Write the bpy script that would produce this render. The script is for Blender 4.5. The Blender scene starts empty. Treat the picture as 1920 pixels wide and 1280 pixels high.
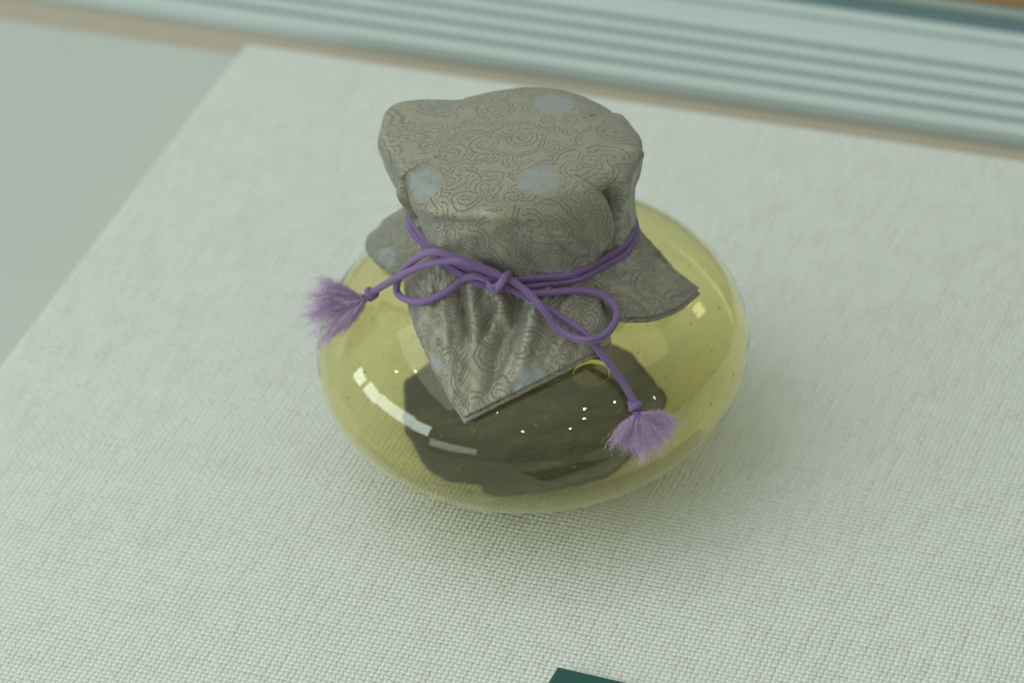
import bpy, bmesh, math, random
import numpy as np
from mathutils import Vector, Matrix

# ------------------------------------------------------------------ camera, world, lamps, exposure
scene = bpy.context.scene
col = scene.collection
MM = 0.001
R = math.radians

E_CAM, ROLL, FPX, SCALE = R(36.87), R(-5.5), 8000.0, 5800.0
DIST = FPX / SCALE
fwd = Vector((0, math.cos(E_CAM), -math.sin(E_CAM)))
right0 = Vector((1, 0, 0))
up0 = right0.cross(fwd)
right = right0 * math.cos(ROLL) + up0 * math.sin(ROLL)
up = -right0 * math.sin(ROLL) + up0 * math.cos(ROLL)
target = Vector((0, 0, .041)) - right * (39 / SCALE) + up * (6 / SCALE)
cam_data = bpy.data.cameras.new('camera')
cam = bpy.data.objects.new('camera', cam_data)
col.objects.link(cam)
cam.matrix_world = Matrix.Translation(target - fwd * DIST) @ Matrix(
    (right, up, -fwd)).transposed().to_4x4()
cam_data.sensor_width = 36
cam_data.lens = 36 * FPX / 1920
cam_data.clip_start = 0.05
cam_data.clip_end = 50
cam_data.dof.use_dof = True
cam_data.dof.focus_distance = DIST - 0.075
cam_data.dof.aperture_fstop = 9.5
scene.camera = cam

world = bpy.data.worlds.new('World')
scene.world = world
world.use_nodes = True
wbg = world.node_tree.nodes['Background']
wbg.inputs['Color'].default_value = (.89, 1.0, .90, 1)
# the room: brighter towards the windows and ceiling, dimmer towards the inner side where the viewer stands
wn_ = world.node_tree
wco = wn_.nodes.new('ShaderNodeTexCoord')
wdot = wn_.nodes.new('ShaderNodeVectorMath')
wdot.operation = 'DOT_PRODUCT'
wdot.inputs[1].default_value = (-.62, .05, .78)
wmap = wn_.nodes.new('ShaderNodeMapRange')
wmap.inputs[1].default_value = -.8
wmap.inputs[2].default_value = .9
wmap.inputs[3].default_value = .10
wmap.inputs[4].default_value = .66
wn_.links.new(wco.outputs['Generated'], wdot.inputs[0])
wn_.links.new(wdot.outputs['Value'], wmap.inputs[0])
wn_.links.new(wmap.outputs[0], wbg.inputs['Strength'])


def area_lamp(name, az, el, dist, w, h, power, color, shape='RECTANGLE', aim=(0, 0, .05)):
    d = Vector((math.cos(R(el)) * math.cos(R(az)), math.cos(R(el)) * math.sin(R(az)), math.sin(R(el))))
    ld = bpy.data.lights.new(name, 'AREA')
    ld.shape = shape
    ld.size = w
    if shape == 'RECTANGLE':
        ld.size_y = h
    ld.energy = power
    ld.color = color
    o = bpy.data.objects.new(name, ld)
    col.objects.link(o)
    o.location = Vector(aim) + d * dist
    o.rotation_euler = (-d).to_track_quat('-Z', 'Y').to_euler()
    return o


# daylight through a row of windows on the left of the case
for az, el, w in ((174.6, 13.0, .58), (185.6, 14.6, .60), (196.8, 14.6, .60), (207.6, 13.0, .56)):
    area_lamp('window_light', az, el, 3.2, w, .60, 5.4 * w / .6, (.80, .95, 1.0))
area_lamp('window_light', 163.2, 11.5, 3.2, .40, .50, 2.8, (.88, 1.0, 1.0))
area_lamp('window_light', 226, 3.0, 3.2, 1.35, .50, 3.6, (.97, 1.0, .95))
# soft ceiling light of the room
area_lamp('ceiling_light', 180, 66, 4.0, 4.2, 3.2, 36.0, (.97, 1.0, .94))
# small spotlights on the ceiling that glint in the glass
for az, el in ((177, 45), (-62.5, 43), (-75, 28), (-27, 23), (172, 36), (-66, 34), (-118, 47), (-100, 30), (-45, 38)):
    area_lamp('ceiling_spotlight', az, el, 2.4, .04, .04, .30, (1.0, .93, .82), 'DISK')

scene.view_settings.view_transform = 'Standard'
scene.view_settings.look = 'None'
scene.view_settings.exposure = 0.07
scene.view_settings.gamma = 1.0
scene.render.engine = 'CYCLES'
cy = scene.cycles
cy.max_bounces = 20
cy.transmission_bounces = 16
cy.glossy_bounces = 8
cy.diffuse_bounces = 5
cy.transparent_max_bounces = 16
cy.caustics_refractive = True
cy.caustics_reflective = True
cy.blur_glossy = 0.3
cy.sample_clamp_indirect = 30.0
cy.use_denoising = True
try:
    cy.denoiser = 'OPENIMAGEDENOISE'
    cy.denoising_input_passes = 'RGB_ALBEDO_NORMAL'
except Exception:
    pass

rng = np.random.default_rng(7)
random.seed(7)


# ------------------------------------------------------------------ helpers
class NT:
    """small node-tree writer"""

    def __init__(self, name):
        self.m = bpy.data.materials.new(name)
        self.m.use_nodes = True
        self.t = self.m.node_tree
        self.p = self.t.nodes['Principled BSDF']

    def n(self, typ, **kw):
        x = self.t.nodes.new(typ)
        for k, v in kw.items():
            setattr(x, k, v)
        return x

    def put(self, sock, v):
        if v is None:
            return
        if hasattr(v, 'node'):
            self.t.links.new(v, sock)
        else:
            sock.default_value = v

    def math(self, op, a, b=None, c=None, clamp=False):
        x = self.n('ShaderNodeMath', operation=op, use_clamp=clamp)
        for i, v in enumerate((a, b, c)):
            self.put(x.inputs[i], v)
        return x.outputs[0]

    def vmath(self, op, a, b=None, out=0):
        x = self.n('ShaderNodeVectorMath', operation=op)
        self.put(x.inputs[0], a)
        if b is not None:
            if op == 'SCALE':
                self.put(x.inputs['Scale'], b)
            else:
                self.put(x.inputs[1], b)
        return x.outputs[out]

    def sep(self, v):
        x = self.n('ShaderNodeSeparateXYZ')
        self.put(x.inputs[0], v)
        return x.outputs

    def comb(self, a, b, c=0.0):
        x = self.n('ShaderNodeCombineXYZ')
        for i, v in enumerate((a, b, c)):
            self.put(x.inputs[i], v)
        return x.outputs[0]

    def noise(self, vec, scale, detail=2.0, rough=.5, out='Fac'):
        x = self.n('ShaderNodeTexNoise')
        if vec is not None:
            self.put(x.inputs['Vector'], vec)
        x.inputs['Scale'].default_value = scale
        x.inputs['Detail'].default_value = detail
        x.inputs['Roughness'].default_value = rough
        return x.outputs[out]

    def mix(self, f, a, b, mode='MIX'):
        x = self.n('ShaderNodeMix', data_type='RGBA', blend_type=mode)
        self.put(x.inputs[0], f)
        self.put(x.inputs[6], a if hasattr(a, 'node') else (*a[:3], 1))
        self.put(x.inputs[7], b if hasattr(b, 'node') else (*b[:3], 1))
        return x.outputs[2]

    def ramp(self, f, lo, hi, smooth=True):
        x = self.n('ShaderNodeMapRange', interpolation_type='SMOOTHSTEP' if smooth else 'LINEAR')
        self.put(x.inputs[0], f)
        x.inputs[1].default_value = lo
        x.inputs[2].default_value = hi
        return x.outputs[0]

    def bump(self, h, dist, strength=1.0, normal=None):
        x = self.n('ShaderNodeBump')
        self.put(x.inputs['Height'], h)
        x.inputs['Distance'].default_value = dist
        x.inputs['Strength'].default_value = strength
        if normal is not None:
            self.put(x.inputs['Normal'], normal)
        return x.outputs[0]

    def set(self, **kw):
        for k, v in kw.items():
            self.put(self.p.inputs[k.replace('_', ' ')], v)


def tag(o, label=None, category=None, group=None, kind=None):
    for k, v in (('label', label), ('category', category), ('group', group), ('kind', kind)):
        if v:
            o[k] = v
    return o


def mesh_obj(name, verts, faces, mat, parent=None, smooth=True, uv=None):
    me = bpy.data.meshes.new(name)
    me.from_pydata([tuple(map(float, v)) for v in verts], [], [tuple(map(int, f)) for f in faces])
    if uv is not None:
        layer = me.uv_layers.new(name='UVMap')
        li = np.empty(len(me.loops), dtype=np.int32)
        me.loops.foreach_get('vertex_index', li)
        layer.data.foreach_set('uv', np.asarray(uv, dtype=np.float32)[li].ravel())
    if smooth:
        me.polygons.foreach_set('use_smooth', np.ones(len(me.polygons), dtype=bool))
    me.materials.append(mat)
    me.update()
    o = bpy.data.objects.new(name, me)
    col.objects.link(o)
    if parent is not None:
        o.parent = parent
    return o


def empty(name, loc=(0, 0, 0)):
    o = bpy.data.objects.new(name, None)
    o.empty_display_size = .01
    o.location = loc
    col.objects.link(o)
    return o


def grid_faces(nr, nc, wrap=False):
    f = []
    for i in range(nr - 1):
        for j in range(nc if wrap else nc - 1):
            k = (j + 1) % nc
            f.append((i * nc + j, i * nc + k, (i + 1) * nc + k, (i + 1) * nc + j))
    return f


def catmull(P, n, closed=False):
    """n samples per span of a centripetal-like Catmull-Rom spline"""
    P = np.asarray(P, float)
    m = len(P)
    out = []
    spans = m if closed else m - 1
    for i in range(spans):
        if closed:
            p0, p1, p2, p3 = P[(i - 1) % m], P[i], P[(i + 1) % m], P[(i + 2) % m]
        else:
            p1, p2 = P[i], P[i + 1]
            p0 = P[i - 1] if i > 0 else 2 * p1 - p2
            p3 = P[i + 2] if i + 2 < m else 2 * p2 - p1
        for t in np.arange(n) / n:
            out.append(.5 * (2 * p1 + (p2 - p0) * t + (2 * p0 - 5 * p1 + 4 * p2 - p3) * t * t
                             + (3 * p1 - p0 - 3 * p2 + p3) * t ** 3))
    if not closed:
        out.append(P[-1])
    return np.array(out)


def tube(path, rad, nseg=14, closed=False, cap=True):
    """verts, faces, uv of a tube; u runs along the length in mm, v round it in mm"""
    path = np.asarray(path, float)
    m = len(path)
    rad = np.full(m, rad, float) if np.isscalar(rad) else np.asarray(rad, float)
    if closed:
        tan = np.roll(path, -1, 0) - np.roll(path, 1, 0)
    else:
        tan = np.gradient(path, axis=0)
    tan /= np.linalg.norm(tan, axis=1)[:, None] + 1e-12
    nrm = np.cross(tan[0], (0.1, .2, 1))
    nrm /= np.linalg.norm(nrm)
    V, UV = [], []
    s = 0.
    for i in range(m):
        nrm = nrm - tan[i] * (nrm @ tan[i])
        nrm /= np.linalg.norm(nrm) + 1e-12
        b = np.cross(tan[i], nrm)
        if i:
            s += np.linalg.norm(path[i] - path[i - 1])
        for k in range(nseg):
            a = 2 * math.pi * k / nseg
            V.append(path[i] + rad[i] * (math.cos(a) * nrm + math.sin(a) * b))
            UV.append((s * 1000, k / nseg))
    F = grid_faces(m, nseg, wrap=True)
    if closed:
        # match the last ring to the first by the nearest start
        off = int(np.argmin([np.linalg.norm(V[(m - 1) * nseg] - V[k]) for k in range(nseg)]))
        for k in range(nseg):
            F.append(((m - 1) * nseg + k, (m - 1) * nseg + (k + 1) % nseg, (k + 1 + off) % nseg, (k + off) % nseg))
    elif cap:
        F.append(tuple(range(nseg))[::-1])
        F.append(tuple((m - 1) * nseg + k for k in range(nseg)))
    return V, F, UV


# ------------------------------------------------------------------ materials
PSI = R(-24.5)
DX = np.array([math.cos(PSI), math.sin(PSI), 0])
DY = np.array([-math.sin(PSI), math.cos(PSI), 0])


def mat_linen():
    g = NT('woven_linen')
    co = g.n('ShaderNodeTexCoord').outputs['Object']
    wob = g.noise(co, 90, 2, out='Color')
    wob = g.vmath('SCALE', g.vmath('SUBTRACT', wob, (.5, .5, .5)), .0016)
    p = g.vmath('SCALE', g.vmath('ADD', co, wob), 1000 / 1.85)
    x, y, z = g.sep(p)
    fx, fy = g.math('FLOOR', x), g.math('FLOOR', y)
    pi = math.pi
    # slubby threads: width differs from thread to thread and along it
    wx = g.noise(g.comb(g.math('MULTIPLY', fx, 3.7), g.math('MULTIPLY', y, .12)), 1.0, 1)
    wy = g.noise(g.comb(g.math('MULTIPLY', x, .12), g.math('MULTIPLY', fy, 3.7)), 1.0, 1)
    warp = g.math('MULTIPLY', g.math('ABSOLUTE', g.math('SINE', g.math('MULTIPLY', x, pi))),
                  g.math('MULTIPLY_ADD', g.math('COSINE', g.math('MULTIPLY', g.math('ADD', g.math('SUBTRACT', y, .5), fx), pi)), .5, .5))
    weft = g.math('MULTIPLY', g.math('ABSOLUTE', g.math('SINE', g.math('MULTIPLY', y, pi))),
                  g.math('MULTIPLY_ADD', g.math('COSINE', g.math('MULTIPLY', g.math('ADD', g.math('SUBTRACT', x, .5), fy), pi)), -.5, .5))
    warp = g.math('MULTIPLY', warp, g.math('MULTIPLY_ADD', wx, 1.7, .07))
    weft = g.math('MULTIPLY', weft, g.math('MULTIPLY_ADD', wy, 1.7, .17))
    h = g.math('MAXIMUM', warp, weft)
    fibre = g.noise(p, 2.6, 3, .6)
    h2 = g.math('MULTIPLY_ADD', fibre, .18, h)
    tan_f = g.math('MULTIPLY', g.ramp(g.math('SUBTRACT', warp, weft), -.05, .3), g.ramp(wx, .42, .68))
    base = g.mix(g.math('MULTIPLY', tan_f, .32), (.77, .80, .76), (.66, .60, .47))
    blot = g.noise(co, 30, 3)
    base = g.mix(g.math('MULTIPLY', g.ramp(blot, .45, .75), .10), base, (.72, .73, .68))
    hole = g.ramp(h, .34, .12)
    base = g.mix(g.math('MULTIPLY', hole, .42), base, (.47, .44, .35))
    g.set(Base_Color=base, Roughness=.85, Normal=g.bump(h2, .0008, .85))
    g.p.inputs['Specular IOR Level'].default_value = .2
    return g.m


def mat_plain(name, color, rough=.6, noise_scale=60, amount=.12, spec=.4, bump=0.0, metallic=0.0):
    g = NT(name)
    co = g.n('ShaderNodeTexCoord').outputs['Object']
    n1 = g.noise(co, noise_scale, 4, .6)
    dark = tuple(c * (1 - amount) for c in color)
    lite = tuple(min(1, c * (1 + amount)) for c in color)
    g.set(Base_Color=g.mix(n1, dark, lite), Roughness=rough, Metallic=metallic)
    g.p.inputs['Specular IOR Level'].default_value = spec
    if bump:
        g.set(Normal=g.bump(g.noise(co, noise_scale * 8, 3), bump, .6))
    return g.m


def mat_glass():
    g = NT('yellow_glass')
    co = g.n('ShaderNodeTexCoord').outputs['Object']
    n1 = g.noise(co, 22, 2, .5)
    c = g.mix(n1, (.952, .918, .64), (.935, .888, .51))
    sw = g.vmath('MULTIPLY', co, (1, 1, 3.5))
    g.set(Base_Color=c, Roughness=0.0, IOR=1.5, Normal=g.bump(g.noise(sw, 28, 2, .45), .0008, .16))
    g.p.inputs['Transmission Weight'].default_value = 1.0
    return g.m


def mat_bubble(name='glass_seed'):
    g = NT(name)
    g.set(Base_Color=(.12, .10, .04, 1), Roughness=.15)
    return g.m


def mat_residue():
    g = NT('dark_residue')
    co = g.n('ShaderNodeTexCoord').outputs['Object']
    n1 = g.noise(g.vmath('MULTIPLY', co, (1, 2.2, 1)), 45, 5, .6)
    n2 = g.noise(co, 420, 3, .6)
    c = g.mix(g.ramp(n1, .35, .7), (.050, .052, .055), (.130, .132, .134))
    c = g.mix(g.math('MULTIPLY', g.ramp(n2, .62, .75), .5), c, (.19, .19, .18))
    vo = g.n('ShaderNodeTexVoronoi', feature='F1')
    g.put(vo.inputs['Vector'], g.vmath('ADD', co, g.vmath('SCALE', g.noise(co, 60, 3, out='Color'), .012)))
    vo.inputs['Scale'].default_value = 95
    cell = g.sep(vo.outputs['Color'])[0]
    c = g.mix(g.math('MULTIPLY', cell, .45), c, (.030, .031, .033))
    hh = g.math('ADD', n1, g.math('MULTIPLY_ADD', cell, .35, g.math('MULTIPLY', n2, .12)))
    g.set(Base_Color=c, Roughness=.30, Normal=g.bump(hh, .003, .6))
    return g.m


FLOWERS = []   # filled below (cloth coordinates in mm)


def mat_brocade(flowers):
    g = NT('brocade_silk')
    uvn = g.n('ShaderNodeUVMap')
    uvn.uv_map = 'UVMap'
    uv = uvn.outputs[0]                     # mm
    snap = g.vmath('SNAP', uv, (.30, .30, .30))
    wn = g.vmath('SCALE', g.vmath('SUBTRACT', g.noise(uv, .13, 1, out='Color'), (.5, .5, .5)), 3.4)
    q = g.vmath('ADD', snap, wn)

    def scrolls(cell, turns, off, width, rmax, band=False):
        p = g.vmath('ADD', g.vmath('SCALE', q, 1 / cell), (off, off * 1.7, 0))
        v = g.n('ShaderNodeTexVoronoi', voronoi_dimensions='2D', feature='F1')
        g.put(v.inputs['Vector'], p)
        v.inputs['Scale'].default_value = 1
        v.inputs['Randomness'].default_value = .75
        loc = g.vmath('SUBTRACT', p, v.outputs['Position'])
        lx, ly, _ = g.sep(loc)
        cr, cg_, cb = g.sep(v.outputs['Color'])
        sgn = g.math('SUBTRACT', g.math('MULTIPLY', g.math('GREATER_THAN', cr, .5), 2), 1)
        ang = g.math('DIVIDE', g.math('ARCTAN2', ly, lx), 2 * math.pi)
        ang = g.math('ADD', g.math('MULTIPLY', ang, sgn), cg_)
        d = v.outputs['Distance']
        sp = g.math('FRACT', g.math('ADD', g.math('MULTIPLY_ADD', d, turns, 10), ang))
        dev = g.math('ABSOLUTE', g.math('SUBTRACT', sp, .5))
        if band:
            dev = g.math('ABSOLUTE', g.math('SUBTRACT', dev, .21))
        line = g.math('LESS_THAN', dev, width)
        lim = g.math('MULTIPLY', g.math('LESS_THAN', d, rmax), g.math('GREATER_THAN', d, .07))
        return g.math('MULTIPLY', line, lim), d

    s1, d1 = scrolls(9.6, 2.7, .3, .068, .62, True)
    s3, d3 = scrolls(6.4, 2.2, 7.7, .072, .52, True)
    s2, d2 = scrolls(21., 16.0, 3.1, .21, .475)
    part = g.math('GREATER_THAN', g.noise(uv, .085, 1), .47)
    arc = g.math('MULTIPLY', g.math('MULTIPLY', s2, g.math('GREATER_THAN', d2, .36)), part)
    inside = g.math('LESS_THAN', d2, g.math('SUBTRACT', .52, g.math('MULTIPLY', part, .19)))
    s1 = g.math('MULTIPLY', s1, inside)
    s3 = g.math('MULTIPLY', s3, g.math('GREATER_THAN', d2, .49))
    line = g.math('MAXIMUM', g.math('MAXIMUM', s1, s3), arc)
    # the figure is woven in short floats, so its outline breaks into stitches
    sx, sy, _ = g.sep(g.vmath('SCALE', uv, 2 * math.pi / .95))
    st = g.math('MULTIPLY', g.math('SINE', g.math('ADD', sx, sy)), g.math('SINE', g.math('SUBTRACT', sx, sy)))
    grain = g.noise(uv, 1.9, 1)
    stitch = g.ramp(g.math('ADD', st, g.math('MULTIPLY', grain, 1.2)), .05, .55)
    line = g.math('MULTIPLY', line, g.math('MULTIPLY_ADD', stitch, .85, .15))
    # five-petalled blossoms with a round eye
    fl = 0.0
    x, y, _ = g.sep(snap)
    for (fx, fy, fr, rot) in flowers:
        dx, dy = g.math('SUBTRACT', x, fx), g.math('SUBTRACT', y, fy)
        dd = g.math('SQRT', g.math('ADD', g.math('MULTIPLY', dx, dx), g.math('MULTIPLY', dy, dy)))
        a = g.math('ADD', g.math('ARCTAN2', dy, dx), rot)
        pet = g.math('ABSOLUTE', g.math('COSINE', g.math('MULTIPLY', a, 2.5)))
        rr = g.math('MULTIPLY', g.math('MULTIPLY_ADD', g.math('POWER', pet, .4), .45, .55), fr)
        gap = g.math('GREATER_THAN', g.math('MULTIPLY', pet, dd), .30)
        ring = g.math('GREATER_THAN', g.math('ABSOLUTE', g.math('SUBTRACT', dd, fr * .36)), fr * .06)
        one = g.math('MULTIPLY', g.math('LESS_THAN', dd, rr), g.math('MULTIPLY', gap, ring))
        fl = one if isinstance(fl, float) else g.math('MAXIMUM', fl, one)
        clear = g.math('GREATER_THAN', dd, fr * 1.12)
        line = g.math('MULTIPLY', line, clear)
    # twill ground: fine diagonal ribs
    ux, uy, _ = g.sep(uv)
    tw = g.math('MULTIPLY_ADD', g.math('SINE', g.math('MULTIPLY', g.math('ADD', ux, g.math('MULTIPLY', uy, 1.9)), 2 * math.pi / .62)), .5, .5)
    fine = g.noise(g.vmath('MULTIPLY', uv, (1.2, 5.0, 1)), 1.6, 2)
    ground = g.mix(g.math('MULTIPLY', tw, .45), (.41, .365, .245), (.285, .25, .165))
    ground = g.mix(g.math('MULTIPLY', fine, .4), ground, (.47, .44, .345))
    ground = g.mix(g.ramp(g.noise(g.vmath('MULTIPLY', uv, (2.2, .9, 1)), 1.3, 2, .7), .35, .7), g.mix(.5, ground, (.18, .17, .13)), ground)
    # uneven glint of warp and weft threads, mixed into the ground colour
    wa = g.noise(g.vmath('MULTIPLY', uv, (.55, 2.6, 1)), 1.0, 2, .6)
    we = g.noise(g.vmath('MULTIPLY', uv, (2.6, .55, 1)), 1.0, 2, .6)
    thr = g.ramp(g.math('MAXIMUM', wa, we), .42, .72)
    ground = g.mix(thr, g.mix(.20, ground, (.15, .14, .105)), g.mix(.22, ground, (.58, .56, .46)))
    thread = g.mix(fine, (.060, .067, .080), (.22, .25, .285))
    c = g.mix(g.math('MULTIPLY', line, .92), ground, thread)
    flc = g.mix(tw, (.37, .43, .48), (.23, .27, .31))
    c = g.mix(g.math('MULTIPLY', fl, g.math('MULTIPLY_ADD', fine, .5, .5)), c, flc)
    pat = g.math('MAXIMUM', line, fl)
    h = g.math('ADD', g.math('MULTIPLY_ADD', tw, .35, g.math('MULTIPLY', thr, .18)), g.math('MULTIPLY', pat, .8))
    g.set(Base_Color=c, Roughness=g.math('MULTIPLY_ADD', pat, .16, .32),
          Normal=g.bump(h, .00026, .75))
    g.p.inputs['Specular IOR Level'].default_value = .9
    g.put(g.p.inputs['Metallic'], g.math('MULTIPLY_ADD', pat, -.2, .52))
    g.p.inputs['Sheen Weight'].default_value = .3
    g.p.inputs['Sheen Roughness'].default_value = .35
    g.p.inputs['Sheen Tint'].default_value = (.85, .92, .95, 1)
    return g.m


def mat_cord():
    g = NT('purple_braid')
    uvn = g.n('ShaderNodeUVMap')
    uvn.uv_map = 'UVMap'
    u, v, _ = g.sep(uvn.outputs[0])
    a = g.math('MULTIPLY', u, 1 / .82)            # braid pitch along the cord
    b = g.math('MULTIPLY', v, 10)
    p1 = g.math('ADD', a, g.math('MULTIPLY', b, .5))
    p2 = g.math('SUBTRACT', a, g.math('MULTIPLY', b, .5))
    s1 = g.math('ABSOLUTE', g.math('SINE', g.math('MULTIPLY', p1, math.pi)))
    s2 = g.math('ABSOLUTE', g.math('SINE', g.math('MULTIPLY', p2, math.pi)))
    h = g.math('MULTIPLY', s1, s2)
    n = g.noise(g.comb(u, g.math('MULTIPLY', v, 9)), 3.0, 2)
    c = g.mix(g.ramp(h, .05, .7), (.135, .072, .205), (.315, .18, .425))
    c = g.mix(g.math('MULTIPLY', n, .3), c, (.30, .20, .40))
    g.set(Base_Color=c, Roughness=.55, Normal=g.bump(h, .00028, .8))
    g.p.inputs['Specular IOR Level'].default_value = .4
    g.p.inputs['Sheen Weight'].default_value = .25
    g.p.inputs['Sheen Tint'].default_value = (.8, .7, .9, 1)
    return g.m


def mat_fibre():
    g = NT('purple_fibre')
    oi = g.n('ShaderNodeTexCoord').outputs['Object']
    n = g.noise(oi, 500, 2)
    g.set(Base_Color=g.mix(n, (.60, .40, .72), (.86, .66, .90)), Roughness=.7)
    g.p.inputs['Sheen Weight'].default_value = .3
    return g.m


LINEN = mat_linen()
GLASS = mat_glass()
RESIDUE = mat_residue()
CORD = mat_cord()
FIBRE = mat_fibre()
SEED = mat_bubble()


# ------------------------------------------------------------------ setting: shelf, beige strip, rail (all in the board's own frame)
def frame_obj(name, mat, verts, faces, parent=None, bevel=0.0, smooth=False):
    """verts given in mm in the frame of the board (X along its back edge, Y away from the viewer)"""
    me = bpy.data.meshes.new(name)
    me.from_pydata([tuple(c * MM for c in v) for v in verts], [], faces)
    if bevel:
        bm = bmesh.new()
        bm.from_mesh(me)
        bmesh.ops.bevel(bm, geom=list(bm.edges), offset=bevel * MM, segments=3, affect='EDGES', profile=.5)
        bm.to_mesh(me)
        bm.free()
    me.materials.append(mat)
    if smooth or bevel:
        me.polygons.foreach_set('use_smooth', np.ones(len(me.polygons), dtype=bool))
        try:
            me.set_sharp_from_angle(angle=R(40))
        except Exception:
            pass
    o = bpy.data.objects.new(name, me)
    col.objects.link(o)
    if parent is not None:
        o.parent = parent
    else:
        o.rotation_euler = (0, 0, PSI)
    return o


def box_vf(x0, x1, y0, y1, z0, z1):
    v = [(x0, y0, z0), (x1, y0, z0), (x1, y1, z0), (x0, y1, z0), (x0, y0, z1), (x1, y0, z1), (x1, y1, z1), (x0, y1, z1)]
    f = [(3, 2, 1, 0), (4, 5, 6, 7), (0, 1, 5, 4), (1, 2, 6, 5), (2, 3, 7, 6), (3, 0, 4, 7)]
    return v, f


def extrude_profile(prof, x0, x1):
    """closed profile of (y, z) pulled along X"""
    n = len(prof)
    v = [(x0, y, z) for y, z in prof] + [(x1, y, z) for y, z in prof]
    f = [(i, (i + 1) % n, n + (i + 1) % n, n + i) for i in range(n)]
    f += [tuple(range(n))[::-1], tuple(range(n, 2 * n))]
    return v, f


FLOOR_Z = -20.0
shelf_mat = mat_plain('shelf_paint', (.525, .565, .53), .55, 18, .04, .35)
o = frame_obj('shelf', shelf_mat, *box_vf(-700, 900, -500, 216, FLOOR_Z - 12, FLOOR_Z))
tag(o, kind='structure')
o = frame_obj('beige_strip', mat_plain('beige_tone', (.475, .415, .335), .6, 25, .06), *box_vf(-700, 900, 216.5, 330, FLOOR_Z - 12, FLOOR_Z - .6))  # beige strip between the shelf and the track
tag(o, kind='structure')

# fabric-covered display board
o = frame_obj('display_board', LINEN, *box_vf(-196.1, 420, -330, 198.5, FLOOR_Z, 0), bevel=3.0)
tag(o, 'cream linen covered display board under the glass jar', 'board')

# ribbed metal track behind the board
metal = mat_plain('pale_anodised_metal', (.52, .60, .59), .5, 12, .05, .4)
groove_mat = mat_plain('grey_groove_shade', (.43, .52, .53), .7, 20, .08, .3)  # darker metal between the ribs, the grooves' shade put into its colour
deep_groove_mat = mat_plain('teal_groove_shade', (.12, .20, .21), .6, 20, .1, .3)
wood = mat_plain('amber_wood', (.30, .17, .055), .5, 14, .25, .4)
rail = empty('window_track')
rail.rotation_euler = (0, 0, PSI)
tag(rail, 'pale ribbed metal window track running behind the board', 'track')
Z0, Z1 = FLOOR_Z + .0, -14.0
X0, X1 = -700, 900
v, f = box_vf(X0, X1, 234.2, 300, FLOOR_Z - .55, Z1 - 3.2)
frame_obj('track_base', groove_mat, v, f, rail)
ribs = [(232.6, 239.6), (243.6, 249.2), (253.4, 259.0), (263.2, 268.6), (272.8, 287.4), (290.2, 296.2)]
for a, b in ribs:
    zb = FLOOR_Z - .5 if a < 240 else Z1 - 3.4
    frame_obj('rib', metal, *box_vf(X0 + 1, X1 - 1, a, b, zb, Z1), parent=rail, bevel=.7)
frame_obj('deep_groove_shade', deep_groove_mat, *box_vf(X0 + 2, X1 - 2, 303.4, 312.5, FLOOR_Z, Z1 - 5), parent=rail, bevel=.8)  # dark strip for the deep groove, its shade put into the colour
frame_obj('tone_strip', mat_plain('blue_grey_tone', (.30, .40, .42), .6, 20, .08, .3), *box_vf(X0 + 2, X1 - 2, 297.0, 303.0, FLOOR_Z, Z1 - 4), parent=rail, bevel=.8)  # blue-grey step between the last rib and the dark strip
frame_obj('tone_strip', mat_plain('grey_green_tone', (.28, .34, .31), .6, 20, .08, .3), *box_vf(X0 + 2, X1 - 2, 312.9, 319.6, FLOOR_Z, Z1 - 4), parent=rail, bevel=.8)  # grey-green step between the dark strip and the wood
o = frame_obj('wooden_frame', wood, *box_vf(-700, 900, 320.8, 370, FLOOR_Z - 12, Z1 - 3), bevel=1.0)
tag(o, 'amber brown wooden frame along the far side of the track', 'frame')

# green card at the front
card_mat = mat_plain('dark_green_card', (.022, .098, .088), .55, 90, .10, .4, bump=.00002)
o = frame_obj('caption_card', card_mat, *box_vf(0, 90, -62, 0, .3, 1.7), bevel=.25)
o.location = tuple((DX * 44.9 + DY * -103.6) * MM)
o.rotation_euler = (0, 0, PSI + R(-2.2))
tag(o, 'dark green caption card lying on the linen board in front of the jar', 'card')

# ------------------------------------------------------------------ the jar
A, CZ = 70.0, 41.0
jar = empty('glass_jar')
tag(jar, 'squat round yellow glass jar under a tied brocade cover', 'jar')


def revolve(name, prof, mat, parent, n=160):
    V, F = [], []
    m = len(prof)
    for (r, z) in prof:
        for k in range(n):
            a = 2 * math.pi * k / n
            V.append((r * math.cos(a) * MM, r * math.sin(a) * MM, z * MM))
    F = grid_faces(m, n, wrap=True)
    # closed loop: join the last profile row to the first
    for k in range(n):
        F.append(((m - 1) * n + k, (m - 1) * n + (k + 1) % n, (k + 1) % n, k))
    o = mesh_obj(name, V, F, mat, parent)
    bm = bmesh.new()
    bm.from_mesh(o.data)
    bmesh.ops.remove_doubles(bm, verts=bm.verts, dist=1e-6)
    bmesh.ops.recalc_face_normals(bm, faces=bm.faces)
    bm.to_mesh(o.data)
    bm.free()
    o.data.polygons.foreach_set('use_smooth', np.ones(len(o.data.polygons), dtype=bool))
    return o


def body_profile(a, c, neck_r, floor_z, lip):
    """outline from the axis at the bottom up to the rim"""
    pts = [(0.0001, floor_z + 1.2), (10, floor_z + 1.0), (20, floor_z + .3), (26, floor_z)]
    t0 = -math.pi / 2 + .44
    t1 = math.acos(min(1, (neck_r + 5) / a))
    for t in np.linspace(t0, t1, 46):
        r, z = a * math.cos(t), CZ + c * math.sin(t)
        pts.append((r, max(z, floor_z + .15)))
    zt = pts[-1][1]
    pts += [(neck_r + 2.2, zt + 2.4), (neck_r + .5, zt + 6), (neck_r, zt + 12), (neck_r, 108), (neck_r + lip * .6, 113), (neck_r + lip, 116.4)]
    return pts


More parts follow.
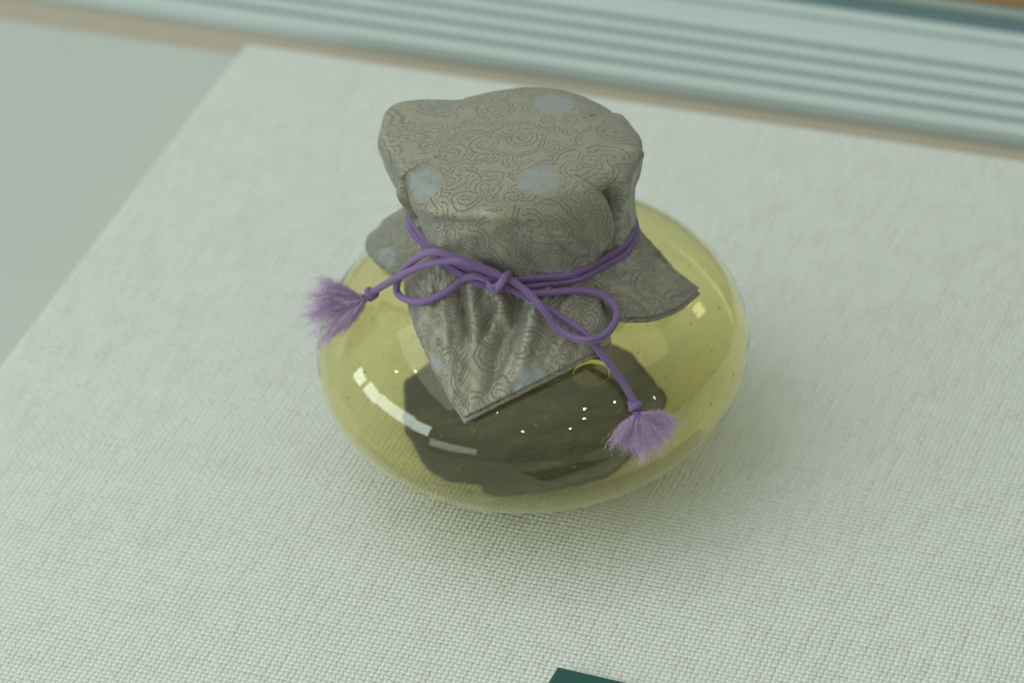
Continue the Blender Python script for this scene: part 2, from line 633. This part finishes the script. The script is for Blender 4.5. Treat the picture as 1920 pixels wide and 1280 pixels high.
outer = body_profile(A, CZ, 27, .9, 3.4)
inner = body_profile(A - 1.0, CZ - .95, 25.8, 2.6, 3.0)
revolve('glass_body', outer + [(29.9, 117)] + inner[::-1], GLASS, jar)

# ------------------------------------------------------------------ dark residue dried in the bottom of the jar
res = []
NR, NA = 26, 180
RV, RF = [], []


RX, RY = 2.6, 3.4


def inner_z(r):
    r = min(r, A - 1.6)
    return max(CZ - (CZ - .95) * math.sqrt(max(0, 1 - (r / (A - 1.0)) ** 2)), 2.6 + 1.2 * max(0, 1 - r / 20)) + .35


def res_edge(a):
    d = math.degrees(a) % 360
    e = 43.2 + 1.0 * math.sin(3 * a + .6) + .75 * math.sin(7 * a + 2) + .45 * math.sin(12 * a + .5) + .3 * math.sin(19 * a + math.sin(5 * a)) + .16 * math.sin(37 * a + 1 + 2 * math.sin(3 * a))
    e -= 5.5 * math.exp(-((d - 278) / 48) ** 2)
    for c, w, h in ((238, 6, -4.6), (224, 8, 2.6), (251, 9, 2.2), (196, 8, -1.6), (270, 12, -1.5)):
        e += h * math.exp(-((d - c) / w) ** 2)
    return e


for i in range(NR):
    for k in range(NA):
        a = 2 * math.pi * k / NA
        t = i / (NR - 1)
        r = max(res_edge(a) * t, .02)
        lift = .9 * (1 - t ** 6) + .25 * math.sin(a * 3 + r * .2) * t * (1 - t)
        RV.append(((r * math.cos(a) - RX) * MM, (r * math.sin(a) + RY) * MM, (inner_z(math.hypot(r * math.cos(a) - RX, r * math.sin(a) + RY)) + lift) * MM))
for k in range(NA):
    a = 2 * math.pi * k / NA
    r = res_edge(a) - .5
    RV.append(((r * math.cos(a) - RX) * MM, (r * math.sin(a) + RY) * MM, (inner_z(math.hypot(r * math.cos(a) - RX, r * math.sin(a) + RY)) + .02) * MM))
o = mesh_obj('dark_residue', RV, grid_faces(NR + 1, NA, wrap=True), RESIDUE)
tag(o, 'dark brown dried residue lying in the bottom of the jar', 'residue')

# ------------------------------------------------------------------ brocade cover
QC = [-111.0, -21.0, 69.0, 159.0]                 # directions of the four corners


def pinterp(keys):
    """periodic smooth interpolation over the angle"""
    keys = sorted((k % 360, v) for k, v in keys)
    ang = np.array([k for k, _ in keys] + [keys[0][0] + 360])
    val = np.array([v for _, v in keys] + [keys[0][1]], float)
    m = len(keys)

    def f(th):
        th = np.asarray(th, float) % 360
        th = np.where(th < ang[0], th + 360, th)
        i = np.clip(np.searchsorted(ang, th, side='right') - 1, 0, m - 1)
        t = (th - ang[i]) / (ang[i + 1] - ang[i])
        p0, p1, p2, p3 = val[(i - 1) % m], val[i % m], val[(i + 1) % m], val[(i + 2) % m]
        return .5 * (2 * p1 + (p2 - p0) * t + (2 * p0 - 5 * p1 + 4 * p2 - p3) * t * t + (3 * p1 - p0 - 3 * p2 + p3) * t ** 3)
    return f


ring_z = pinterp([(-111, 91.0), (-60, 90), (-20, 87.5), (0, 85.5), (60, 86), (120, 91), (180, 95), (-150, 95)])
ring_r = pinterp([(-111, 31.5), (-65, 32.5), (-20, 34), (25, 33.5), (70, 32), (115, 33), (160, 34), (190, 33), (205, 32.5)])
sh_r = pinterp([(-160, 34), (-135, 32.5), (-111, 31.0), (-85, 31.0), (-60, 33.0), (-35, 35.5), (-10, 37.2), (10, 36.6), (40, 34), (80, 33.5), (110, 33.5), (122, 35.5), (133, 42.5), (141, 46.3), (149, 44.5), (160, 41.5), (175, 37.5)])
sh_z = pinterp([(-150, 117.4), (-111, 117.4), (-65, 117.4), (-20, 117), (10, 116.5), (60, 117.6), (110, 117.0), (128, 117.6), (141, 118.3), (155, 117.6), (180, 117)])
pf_r = pinterp([(-160, 36.6), (-135, 35.0), (-111, 33.6), (-85, 33.6), (-60, 35.6), (-35, 37.2), (-12, 39.0), (2, 39.0), (20, 37), (50, 35.5), (85, 35), (112, 35.2), (124, 38.5), (134, 45.5), (141, 48.6), (150, 46.8), (162, 43.6), (175, 39.0), (187, 37.2)])
pf_z = pinterp([(-150, 112), (-111, 112), (-50, 112), (-10, 113.2), (10, 113.2), (60, 112), (110, 111), (141, 109.5), (160, 110), (180, 111.5)])
md_r = pinterp([(-165, 34.4), (-135, 34.2), (-111, 33.6), (-80, 33.8), (-50, 36.0), (-30, 35.6), (-10, 35.8), (5, 35.8), (40, 35), (90, 34.5), (115, 35), (141, 38.5), (158, 36.8), (178, 34.3)])
md_z = pinterp([(-150, 102), (-65, 101.5), (0, 101), (90, 100), (150, 99), (180, 102)])

LIDR = [0.0, 8.0, 15.0, 21.0, 26.5]
NQ = 121
ROWS_UP = 10      # samples per span above the ring
NROW_FLAP = 84

# hem of each corner flap: points (w, x, y, z) from one gathered side over the corner to the other
HEMS = {
    0: [(-1, -38.0, -14.0, 79.5), (-.5, -33.4, -40.5, 74.5), (0, -23.4, -63.0, 62.8), (.5, 1.5, -57.0, 70.5), (1, 23.5, -47.5, 74.0)],
    1: [(-1, 27.0, -37.0, 76.5), (-.5, 41.0, -33.2, 73.2), (0, 53.2, -19.2, 70.6), (.5, 43.8, -11.5, 77.0), (1, 36.0, -1.0, 80.5)],
    2: [(-1, 36.0, 12.0, 81.0), (-.5, 32.0, 38.0, 75.0), (0, 21.0, 57.0, 68.5), (.5, -4.0, 46.0, 76.5), (1, -20.0, 38.0, 80.0)],
    3: [(-1, -28.0, 33.0, 80.0), (-.5, -40.5, 29.5, 76.0), (0, -49.5, 24.0, 71.8), (.5, -47.0, 8.5, 75.0), (1, -37.5, -9.5, 79.5)],
}
# where the gathered side edges of a quarter sit, in degrees from its corner direction, at mid height / ring
EDGE = {  # quarter: (left mid, left ring, right mid, right ring)
    0: (-57, -50, 66, 55), 1: (-42, -42, 46, 45), 2: (-45, -45, 45, 45), 3: (-45, -45, 35, 42)}
SPAN = {0: (59, 63), 1: (27, 45), 2: (45, 45), 3: (45, 31)}      # share of the top that runs into each corner


def hem_point(q, w):
    K = HEMS[q]
    ws = np.array([k[0] for k in K])
    P = np.array([k[1:] for k in K], float)
    out = np.empty((len(w), 3))
    for half in (0, 1):
        idx = [0, 1, 2] if half == 0 else [2, 3, 4]
        sel = (w <= 0) if half == 0 else (w > 0)
        a, b, c = P[idx]
        wa, wb, wc = ws[idx]
        t = w[sel][:, None]
        out[sel] = (a * (t - wb) * (t - wc) / ((wa - wb) * (wa - wc)) + b * (t - wa) * (t - wc) / ((wb - wa) * (wb - wc))
                    + c * (t - wa) * (t - wb) / ((wc - wa) * (wc - wb)))
    return out


def sstep(x):
    x = np.clip(x, 0, 1)
    return x * x * (3 - 2 * x)


def quarter(q):
    """grid of positions (mm) and cloth coordinates for one corner of the cloth; rows from centre to hem"""
    w = np.linspace(-1, 1, NQ)
    el_m, el_r, er_m, er_r = EDGE[q]
    dth = np.where(w < 0, SPAN[q][0], SPAN[q][1]) * w
    th0 = QC[q] + dth
    thm = QC[q] + np.where(w < 0, -el_m, er_m) * w
    thr = QC[q] + np.where(w < 0, -el_r, er_r) * w
    rows = []
    V = []
    for r in LIDR:
        z = 121.2 - 2.6 * (r / 30.0) ** 2 + 0 * w
        rows.append(np.c_[r * np.cos(np.radians(th0)), r * np.sin(np.radians(th0)), z])
        V.append(r * np.cos(np.radians(dth)))
    def ring(th, r, z):
        return np.c_[r * np.cos(np.radians(th)), r * np.sin(np.radians(th)), z]
    edge_w = sstep((np.abs(w) - .72) / .28)
    if q == 1:                                           # sinks in beside the lapped front edge
        edge_w = np.where(w < 0, sstep((-w - .22) / .38), edge_w)
    lap = np.where(w > 0, 2.4, -7.0) * edge_w * (1.0 if q in (0, 1) else .35)
    if q == 0:
        lap = np.where(w < 0, lap * .6, lap)          # one side laps over the next quarter
    tA = th0 * .85 + thm * .15
    tB = th0 * .3 + thm * .7
    rows.append(ring(tA, sh_r(tA) + lap * .12, sh_z(tA) + lap * .1))
    rows.append(ring(tB, pf_r(tB) + lap * .55, pf_z(tB)))
    rows.append(ring(thm, md_r(thm) + lap * 1.0, md_z(thm)))
    thD = thm * .35 + thr * .65
    rows.append(ring(thD, ring_r(thD) + 1.2 + lap * .75, ring_z(thD) + 4.0))
    rows.append(ring(thr, ring_r(thr) + lap * .2, ring_z(thr)))
    V0 = 26.5 * np.cos(np.radians(dth))
    V += [V0 + 6.5, V0 + 13, V0 + 24, V0 + 31, V0 + 36]
    P = np.array(rows)                                   # (k, NQ, 3)
    Vr = np.array(V)
    out = np.stack([catmull(P[:, j], ROWS_UP) for j in range(NQ)], 1)
    vv = np.stack([catmull(Vr[:, j][:, None], ROWS_UP)[:, 0] for j in range(NQ)], 1)
    B = P[-1]
    T0 = (P[-1] - P[-2])
    H = hem_point(q, w)
    L = np.linalg.norm(H - B, axis=1)[:, None]
    rad = B.copy()
    rad[:, 2] = 0
    rad /= np.linalg.norm(rad, axis=1)[:, None]
    t_start = (rad * .55 + np.array([0, 0, -1.0])) * L * .75
    chord = (H - B)
    t_end = chord * 1.0 + np.array([0, 0, -.12]) * L
    fl, fv = [], []
    for i in range(1, NROW_FLAP + 1):
        t = i / NROW_FLAP
        h00, h10, h01, h11 = 2 * t ** 3 - 3 * t * t + 1, t ** 3 - 2 * t * t + t, -2 * t ** 3 + 3 * t * t, t ** 3 - t * t
        fl.append(h00 * B + h10 * t_start + h01 * H + h11 * t_end)
        fv.append(vv[-1] + t * L[:, 0] * 1.02)
    out = np.concatenate([out, np.array(fl)], 0)
    vv = np.concatenate([vv, np.array(fv)], 0)
    # cloth coordinates: u across, v outwards from the centre
    n_up = out.shape[0] - NROW_FLAP
    rr = np.hypot(out[..., 0], out[..., 1])
    uu = np.empty_like(vv)
    for i in range(out.shape[0]):
        if i <= ROWS_UP * 4:
            uu[i] = rr[i] * np.sin(np.radians(dth))
        else:
            d = np.linalg.norm(np.diff(out[i], axis=0), axis=1)
            s = np.r_[0, np.cumsum(d)]
            s -= s[NQ // 2]
            k = min(1, (i - ROWS_UP * 4) / (ROWS_UP * 2))
            uu[i] = (1 - k) * rr[i] * np.sin(np.radians(dth)) + k * s
    return out, uu, vv, n_up


# soft creases: (quarter, u0, v0, u1, v1, half width, height) in cloth mm
FOLDS = [
    (0, -7, 64, -1, 88, 2.4, 2.8), (0, -13, 66, -4, 85, 2.4, -2.6), (0, 2, 65, 9, 80, 2.0, 3.0), (0, 9.5, 66, 8, 97, 3.2, -4.0),
    (0, 16, 65, 18, 92, 2.8, 3.0), (0, 2, 72, 1, 84, 1.3, -1.5), (0, -20, 66, -23, 80, 1.8, -1.3), (0, -17, 74, -12, 92, 2.4, 1.4),
    (0, -24, 42, -6, 57, 2.4, 1.3), (0, -18, 50, 2, 60, 2.2, -1.2), (0, 19, 40, 29, 60, 2.6, 1.6), (0, 12, 46, 19, 61, 2.6, -1.2),
    (0, -24, 33, -6, 36.5, 2.0, 1.0), (0, -6, 36.5, 12, 35, 2.0, .9), (0, -20, 39, 0, 40, 2.4, -.8), (0, 8, 39, 18, 36, 2.4, -.5),
    (0, 22, 38, 30, 45, 1.8, 1.2), (0, -28, 36, -22, 46, 1.6, -1.5),
    (1, -8, 68, -2, 88, 3.0, .7), (1, 2, 68, 8, 86, 3.5, -.7),
    (1, -14, 38, -18, 62, 3.4, -5.0), (1, -5, 36, -9, 54, 2.0, 1.4), (1, 2, 44, -2, 60, 2.2, -1.0), (1, 9, 34, 13, 46, 2.0, -1.8), (1, 5, 31, 10, 38, 2.0, 1.4),
    (3, 0, 66, 4, 92, 3, 1.4), (3, 12, 66, 16, 84, 3, -1.4), (3, 17, 42, 24, 60, 2.2, -3.0), (3, 8, 42, 10, 60, 2.4, 1.6), (3, 24, 36, 27, 50, 1.8, 1.5),
    (3, 12, 33, 22, 37, 2.0, -1.0),
    (2, 0, 66, 2, 90, 3, 1.6), (2, -12, 66, -14, 84, 3, -1.6),
]
rf = np.random.default_rng(21)
RING_V = 62.0
for q_ in range(4):                      # small sharp gathers drawn in by the cord
    for u_ in np.arange(-25, 26, 3.1):
        u_ += rf.uniform(-.9, .9)
        k_ = rf.choice([-.6, 1]) * rf.uniform(.35, .95)
        FOLDS.append((q_, u_, RING_V - 5, u_ * rf.uniform(.9, 1.15) + rf.uniform(-1, 1), RING_V + rf.uniform(4, 13), rf.uniform(.8, 1.3), k_))
        if rf.random() < .7:
            FOLDS.append((q_, u_ + rf.uniform(-1, 1), RING_V, u_ * 1.05 + rf.uniform(-2, 2), RING_V - rf.uniform(5, 14), rf.uniform(.6, 1.2), -k_ * .8))


def fold_height(q, U, V):
    h = np.zeros_like(U)
    for (fq, u0, v0, u1, v1, w, a) in FOLDS:
        if fq != q:
            continue
        d = np.array([u1 - u0, v1 - v0], float)
        L2 = d @ d
        t = ((U - u0) * d[0] + (V - v0) * d[1]) / L2
        tc = np.clip(t, 0, 1)
        dist = np.hypot(U - (u0 + tc * d[0]), V - (v0 + tc * d[1]))
        h += a * np.exp(-(dist / w) ** 2) * (.35 + .65 * np.sin(np.pi * np.clip(t, 0, 1)) ** .7)
    h += .35 * np.sin(U * .42 + V * .23 + q) * np.sin(V * .31 - U * .17 + 2 * q) * sstep((V - 28) / 12)
    h += .16 * np.sin(U * .9 - V * .5 + q * 3) * np.sin(V * .8 + U * .3) * sstep((V - 34) / 10)
    return h


cols_P, cols_UV = [], []
quart = []
n_up = 0
for q in range(4):
    Pq, Uq, Vq, n_up = quarter(q)
    du = np.gradient(Pq, axis=1)
    dv = np.gradient(Pq, axis=0)
    nrm = np.cross(dv, du)
    nrm /= np.linalg.norm(nrm, axis=2)[..., None] + 1e-9
    # outwards
    s = np.sign((nrm * (Pq - np.array([0, 0, 70]))).sum(2))
    nrm *= np.where(s == 0, 1, s)[..., None]
    Pq = Pq + nrm * fold_height(q, Uq, Vq)[..., None]
    quart.append((Pq, Uq, Vq))

NROWS = quart[0][0].shape[0]
for q in range(4):
    Pq, Uq, Vq = quart[q]
    Pn, Un, Vn = quart[(q + 1) % 4]
    c, s_ = math.cos(R(QC[q])), math.sin(R(QC[q]))
    for j in range(NQ):
        cols_P.append(Pq[:, j])
        cols_UV.append(np.c_[Vq[:, j] * c - Uq[:, j] * s_, Vq[:, j] * s_ + Uq[:, j] * c])
    # the tuck between two quarters: cloth folded inwards
    a, b = Pq[:, -1], Pn[:, 0]
    c2, s2 = math.cos(R(QC[(q + 1) % 4])), math.sin(R(QC[(q + 1) % 4]))
    uva = cols_UV[-1]
    uvb = np.c_[Vn[:, 0] * c2 - Un[:, 0] * s2, Vn[:, 0] * s2 + Un[:, 0] * c2]
    depth = 6.0 * sstep((np.arange(NROWS) - ROWS_UP * 5.2) / (ROWS_UP * 1.6))
    depth = np.where(np.arange(NROWS) > n_up, np.maximum(3.0, 6.0 - 4 * (np.arange(NROWS) - n_up) / NROW_FLAP), depth)
    for t in (.3, .55, .8):
        m = a * (1 - t) + b * t
        ax = m.copy()
        ax[:, 2] = 0
        ax /= np.linalg.norm(ax, axis=1)[:, None] + 1e-9
        k = math.sin(math.pi * t) ** .5
        m = m - ax * (depth * k)[:, None]
        cols_P.append(m)
        cols_UV.append(uva * (1 - t) + uvb * t)

CP = np.stack(cols_P, 1)          # rows x cols x 3
CUV = np.stack(cols_UV, 1)
NC = CP.shape[1]


def clear_of_glass(P, gap):
    a, c = A + gap, CZ + gap
    x = P.copy()
    k = np.sqrt((x[..., 0] / a) ** 2 + (x[..., 1] / a) ** 2 + ((x[..., 2] - CZ) / c) ** 2)
    push = np.where(k < 1, 1 / np.maximum(k, 1e-6), 1)[..., None]
    ctr = np.array([0, 0, CZ])
    return ctr + (x - ctr) * push


CP[n_up:] = clear_of_glass(CP[n_up:], 2.6)

FLOWERS = [(6.2, -22.7, 6.2, .4), (-29.8, -15.5, 6.2, 1.0), (13.5, 18.5, 6.2, 2.0), (0.5, -60.5, 6.0, .2), (-53.5, -83.5, 6.0, .9),
           (-13.0, -97.0, 6.6, .5), (-85.0, 9.5, 6.2, 1.4), (58.0, -30.0, 6.0, .3), (77.0, -5.0, 6.0, .8),
           (44.0, 8.0, 6.0, .6), (30.0, 60.0, 6.0, .2), (-20.0, 66.0, 6.0, 1.1), (-60.0, 38.0, 6.0, .7)]
BROCADE = mat_brocade(FLOWERS)
LINING = BROCADE
cover = empty('cloth_cover', (0, 0, 0))
tag(cover, 'grey green brocade cloth cover with scrolls and blue blossoms tied over the jar mouth', 'cloth cover')
cl = mesh_obj('cloth', (CP * MM).reshape(-1, 3), grid_faces(NROWS, NC, wrap=True), BROCADE, cover, uv=CUV.reshape(-1, 2))
bm = bmesh.new()
bm.from_mesh(cl.data)
bmesh.ops.remove_doubles(bm, verts=bm.verts, dist=4e-5)
bmesh.ops.dissolve_degenerate(bm, edges=bm.edges, dist=1e-6)
bm.to_mesh(cl.data)
bm.free()
cl.data.polygons.foreach_set('use_smooth', np.ones(len(cl.data.polygons), dtype=bool))
sol = cl.modifiers.new('thickness', 'SOLIDIFY')
sol.thickness = .0008
sol.offset = -1
# folded lining that shows as a second edge below the hem
r0 = n_up + 6
LPp = CP[r0:].copy()
d = LPp[-1] - LPp[-4]
d /= np.linalg.norm(d, axis=1)[:, None] + 1e-9
f_ = np.linspace(0, 1, LPp.shape[0])[:, None, None] ** 3
LPp = LPp + f_ * d[None] * .5
LPp[..., 2] -= 1.5
LPp = clear_of_glass(LPp, 1.0)
li = mesh_obj('lining', (LPp * MM).reshape(-1, 3), grid_faces(LPp.shape[0], NC, wrap=True), LINING, cover, uv=(CUV[r0:] + 40).reshape(-1, 2))
sol = li.modifiers.new('thickness', 'SOLIDIFY')
sol.thickness = .0008
sol.offset = -1


# ==== CORD ====
tie = empty('tie_cord')
tag(tie, 'purple braided cord tied in a bow round the brocade cover', 'cord')
CR = 1.17


def strand(name, pts, rad=CR, n=10, parent=tie, closed=False, nseg=16):
    path = catmull(np.array(pts, float), n, closed)
    V, F, UV = tube(path * MM, rad * MM if np.isscalar(rad) else rad, nseg, closed)
    return mesh_obj(name, V, F, CORD, parent, uv=UV)


ct = np.degrees(np.arctan2(CP[..., 1], CP[..., 0])) % 360
cr_ = np.hypot(CP[..., 0], CP[..., 1])


def cloth_radius(th, z, half):
    """how far out the cloth stands at an angle and height"""
    da = np.abs((ct - th + 180) % 360 - 180)
    sel = (da < 3.5) & (np.abs(CP[..., 2] - z) < half)
    return cr_[sel].max() if sel.any() else 0.0


for dz, dr, ph in ((1.25, 1.0, 0.0), (-1.25, 1.15, .7)):
    th = np.arange(0, 360, 6.0)
    zz = ring_z(th) + dz + .25 * np.sin(np.radians(th * 2) + ph)
    rr = np.array([max(ring_r(t) + dr, cloth_radius(t, z, .7) + .45 * CR) for t, z in zip(th, zz)])
    rr = (np.roll(rr, 1) + 2 * rr + np.roll(rr, -1)) / 4
    strand('wrap_strand', np.c_[rr * np.cos(np.radians(th)), rr * np.sin(np.radians(th)), zz], n=4, closed=True)
strand('bow_loop', [(-8.3, -34.6, 93.7), (-11.9, -33.9, 96.3), (-15.8, -33.7, 99.1), (-22.1, -33.0, 102.5), (-27.7, -31.0, 103.6), (-33.0, -24.3, 97.4), (-37.6, -18.9, 89.7), (-40.7, -16.6, 82.8), (-40.7, -18.0, 79.2), (-36.1, -26.0, 81.8), (-31.0, -30.4, 85.1), (-24.9, -31.1, 88.4), (-19.9, -29.8, 91.0), (-16.2, -31.7, 93.4), (-12.2, -33.8, 93.1), (-8.5, -34.6, 92.1)])
strand('bow_loop', [(-8.3, -35.0, 94.8), (-4.8, -36.9, 94.0), (-0.5, -40.0, 91.6), (3.6, -44.4, 88.2), (7.3, -46.8, 82.5), (11.9, -50.3, 80.3), (16.8, -53.4, 80.7), (22.1, -50.1, 79.7), (25.9, -44.5, 80.5), (26.5, -40.5, 82.5), (23.4, -36.7, 84.6), (18.0, -35.3, 86.4), (11.0, -36.1, 87.6), (1.4, -37.6, 88.9), (-5.0, -35.8, 90.5), (-8.5, -34.2, 91.8)])
end_a = strand('cord_end', [(-7.9, -36.3, 95.7), (-11.1, -35.6, 97.7), (-15.0, -35.5, 99.8), (-20.6, -35.1, 102.2), (-26.4, -31.6, 100.2), (-32.4, -26.1, 95.1), (-38.6, -21.2, 89.0), (-44.2, -14.1, 81.0), (-49.2, -8.6, 74.2)])
end_b = strand('cord_end', [(-8.4, -34.4, 92.3), (-4.3, -36.9, 90.2), (0.7, -39.6, 88.3), (5.1, -41.8, 85.8), (9.8, -43.9, 83.0), (14.6, -47.3, 80.8), (18.3, -50.9, 77.8), (21.4, -53.1, 73.2), (24.1, -54.1, 68.6), (26.4, -55.4, 64.7), (28.3, -57.3, 61.1), (29.4, -58.8, 58.8)])
strand('knot', [(-4.2, -29.8, 91.8), (-5.7, -33.9, 94.7), (-7.2, -38.6, 96.3), (-8.9, -39.6, 94.4), (-10.5, -36.5, 90.4), (-10.9, -33.0, 89.2)], 1.2)
strand('knot', [(-12.0, -33.3, 92.2), (-11.8, -37.4, 93.3), (-10.6, -39.0, 93.7), (-8.8, -37.7, 93.8)], 1.1)


def tassel(owner, start, tip, fan, count, seed):
    rg = np.random.default_rng(seed)
    start, tip, fan = np.array(start), np.array(tip), np.array(fan)
    ax = tip - start
    ax /= np.linalg.norm(ax)
    s1 = np.cross(ax, (0, 0, 1))
    s1 /= np.linalg.norm(s1)
    s2 = np.cross(ax, s1)
    # overhand knot: a turn and a half of the cord round itself
    k = np.linspace(0, 1, 15)
    hel = [start + ax * (2.6 * t - .4) + 1.25 * (math.cos(9.4 * t) * s1 + math.sin(9.4 * t) * s2) for t in k]
    strand('end_knot', hel, 1.1, n=4, parent=owner)
    # throat where the strands open out
    out = fan.mean(0) - tip
    out /= np.linalg.norm(out)
    thr = [tip - ax * .8, tip, tip + out * 1.6, tip + out * 3.4]
    path = catmull(np.array(thr), 5)
    rad = np.interp(np.linspace(0, 1, len(path)), [0, .3, .7, 1], [1.2, 1.15, 1.5, .5]) * MM
    strand('tassel_neck', thr, rad, n=5, parent=owner)
    # loosened fibres
    V, F = [], []
    ns = 30
    edge = catmull(fan, 12)
    view = np.array([0, -.8, .6])
    n_in = 13
    yarn = None
    for i in range(count):
        if i % n_in == 0:                                   # a new strand
            e = edge[rg.integers(0, len(edge))].copy()
            ln = rg.beta(4, 1.3) * 1.12
            a0 = tip + rg.normal(0, .4, 3)
            e0 = a0 + (e - tip) * ln + rg.normal(0, .7, 3) + view * rg.normal(.3, 1.0)
            yarn = (a0, e0, rg.normal(0, 1, 3), rg.uniform(.25, .75), rg.uniform(2.5, 6.5, 2), rg.uniform(0, 6.28, 2), rg.normal(0, 1.0))
        a0, e0, ax0, amp, (f1, f2), (h1, h2), bel = yarn
        a = a0 + rg.normal(0, .12, 3)
        e = a0 + (e0 - a0) * rg.uniform(.8, 1.08) + rg.normal(0, .75, 3)
        d = e - a
        L = np.linalg.norm(d)
        d /= L
        p1 = np.cross(d, ax0)
        p1 /= np.linalg.norm(p1)
        p2 = np.cross(d, p1)
        t = np.linspace(0, 1, ns)
        en = t ** .6
        g1, g2 = rg.uniform(3, 9, 2)
        fz = rg.uniform(.1, .5)
        belly = np.sin(np.pi * t) * bel
        pts = (a + d * (t * L)[:, None]
               + p1 * (amp * en * np.sin(f1 * 6.28 * t + h1) + belly + fz * t * np.sin(g1 * 6.28 * t + i))[:, None]
               + p2 * (amp * en * np.sin(f2 * 6.28 * t + h2) + fz * t * np.sin(g2 * 6.28 * t + 2 * i))[:, None])
        pts = clear_of_glass(pts, .15)
        r = rg.uniform(.022, .048) * MM
        b = len(V)
        pts = pts * MM
        for q in range(ns):
            for c in range(3):
                w_ = 2.094 * c
                V.append(pts[q] + r * (math.cos(w_) * p1 + math.sin(w_) * p2))
        for q in range(ns - 1):
            for c in range(3):
                k0, k1 = b + q * 3 + c, b + q * 3 + (c + 1) % 3
                F.append((k0, k1, k1 + 3, k0 + 3))
    o = mesh_obj('tassel_fibres', V, F, FIBRE, owner)
    tag(o, kind='stuff')
    return o


tassel(end_a, (-49.2, -8.6, 74.2), (-52.2, -6.8, 70.7), [(-64.7, -4.5, 78.9), (-67.6, -7.6, 76.3), (-69.9, -9.0, 71.2), (-71.1, -11.1, 66.7), (-70.4, -13.2, 60.6), (-65.7, -14.4, 60.6), (-59.4, -12.3, 63.4), (-55.7, -9.7, 66.9)], 1690, 3)
tassel(end_b, (29.4, -58.8, 58.8), (29.7, -61.0, 56.2), [(21.7, -67.0, 52.2), (23.0, -69.3, 49.1), (27.8, -69.9, 46.6), (31.9, -69.6, 45.4), (36.3, -67.4, 46.6), (40.4, -63.1, 49.0), (41.4, -60.7, 50.6), (37.4, -59.0, 54.6)], 1690, 5)

# ------------------------------------------------------------------ flaws in the glass: a large flat bubble, small seeds; dust on top


def glass_point(th, lat, depth):
    """point in the wall at a longitude and latitude parameter, with the outward normal"""
    p = np.array([A * math.cos(lat) * math.cos(th), A * math.cos(lat) * math.sin(th), CZ + CZ * math.sin(lat)])
    n = np.array([p[0] / A ** 2, p[1] / A ** 2, (p[2] - CZ) / CZ ** 2])
    n /= np.linalg.norm(n)
    return p - n * depth, n


def ellipsoid(c, ax, bx, nx, ra, rb, rc, nu=12, nv=8, flip=False):
    V = [c + nx * rc]
    for i in range(1, nv):
        f = math.pi * i / nv
        for k in range(nu):
            g = 2 * math.pi * k / nu
            V.append(c + math.sin(f) * (math.cos(g) * ra * ax + math.sin(g) * rb * bx) + math.cos(f) * rc * nx)
    V.append(c - nx * rc)
    F = [(0, 1 + k, 1 + (k + 1) % nu) for k in range(nu)]
    for i in range(nv - 2):
        for k in range(nu):
            a, b = 1 + i * nu + k, 1 + i * nu + (k + 1) % nu
            F.append((a, a + nu, b + nu, b))
    l = len(V) - 1
    F += [(l, l - nu + (k + 1) % nu, l - nu + k) for k in range(nu)]
    if flip:
        F = [f[::-1] for f in F]
    return V, F


p, n = glass_point(math.atan2(-54.2, 17.9), math.asin((68.4 - CZ - 1.6) / CZ), .5)
ax = np.cross((0, 0, 1.0), n)
ax /= np.linalg.norm(ax)
bx = np.cross(n, ax)
V, F = ellipsoid(p, ax, bx, n, 6.1, 4.4, .30, 48, 24, flip=True)
mesh_obj('air_bubble', np.array(V) * MM, F, GLASS, jar)

SV, SF = [], []
for i in range(290):
    th = rng.uniform(0, 2 * math.pi)
    lat = math.asin(rng.uniform(.02, .92))
    p, n = glass_point(th, lat, rng.uniform(.4, .6))
    ax = np.cross((0, 0, 1.0), n)
    ax /= np.linalg.norm(ax)
    bx = np.cross(n, ax)
    r = float(np.clip(rng.lognormal(-1.65, .4), .1, .38))
    V, F = ellipsoid(p, ax, bx, n, r * rng.uniform(1, 1.5), r, min(r * .8, .3), 8, 6, flip=True)
    b = len(SV)
    SV += list(np.array(V) * MM)
    SF += [tuple(k + b for k in f) for f in F]
o = mesh_obj('glass_seeds', SV, SF, GLASS, jar)
tag(o, kind='stuff')

DV, DF = [], []
for i in range(420):
    th = rng.uniform(0, 2 * math.pi)
    lat = math.asin(rng.uniform(.0, .95))
    p, n = glass_point(th, lat, -.03)
    r = float(np.clip(rng.lognormal(-2.75, .4), .03, .16))
    ax = np.cross((0, 0, 1.0), n)
    ax /= np.linalg.norm(ax)
    bx = np.cross(n, ax)
    V, F = ellipsoid(p, ax, bx, n, r * rng.uniform(1, 2.2), r, r * .5, 6, 4)
    b = len(DV)
    DV += list(np.array(V) * MM)
    DF += [tuple(k + b for k in f) for f in F]
o = mesh_obj('dust', DV, DF, mat_plain('pale_dust', (.6, .58, .5), .9))
tag(o, 'pale specks of dust on the glass jar', 'dust', kind='stuff')
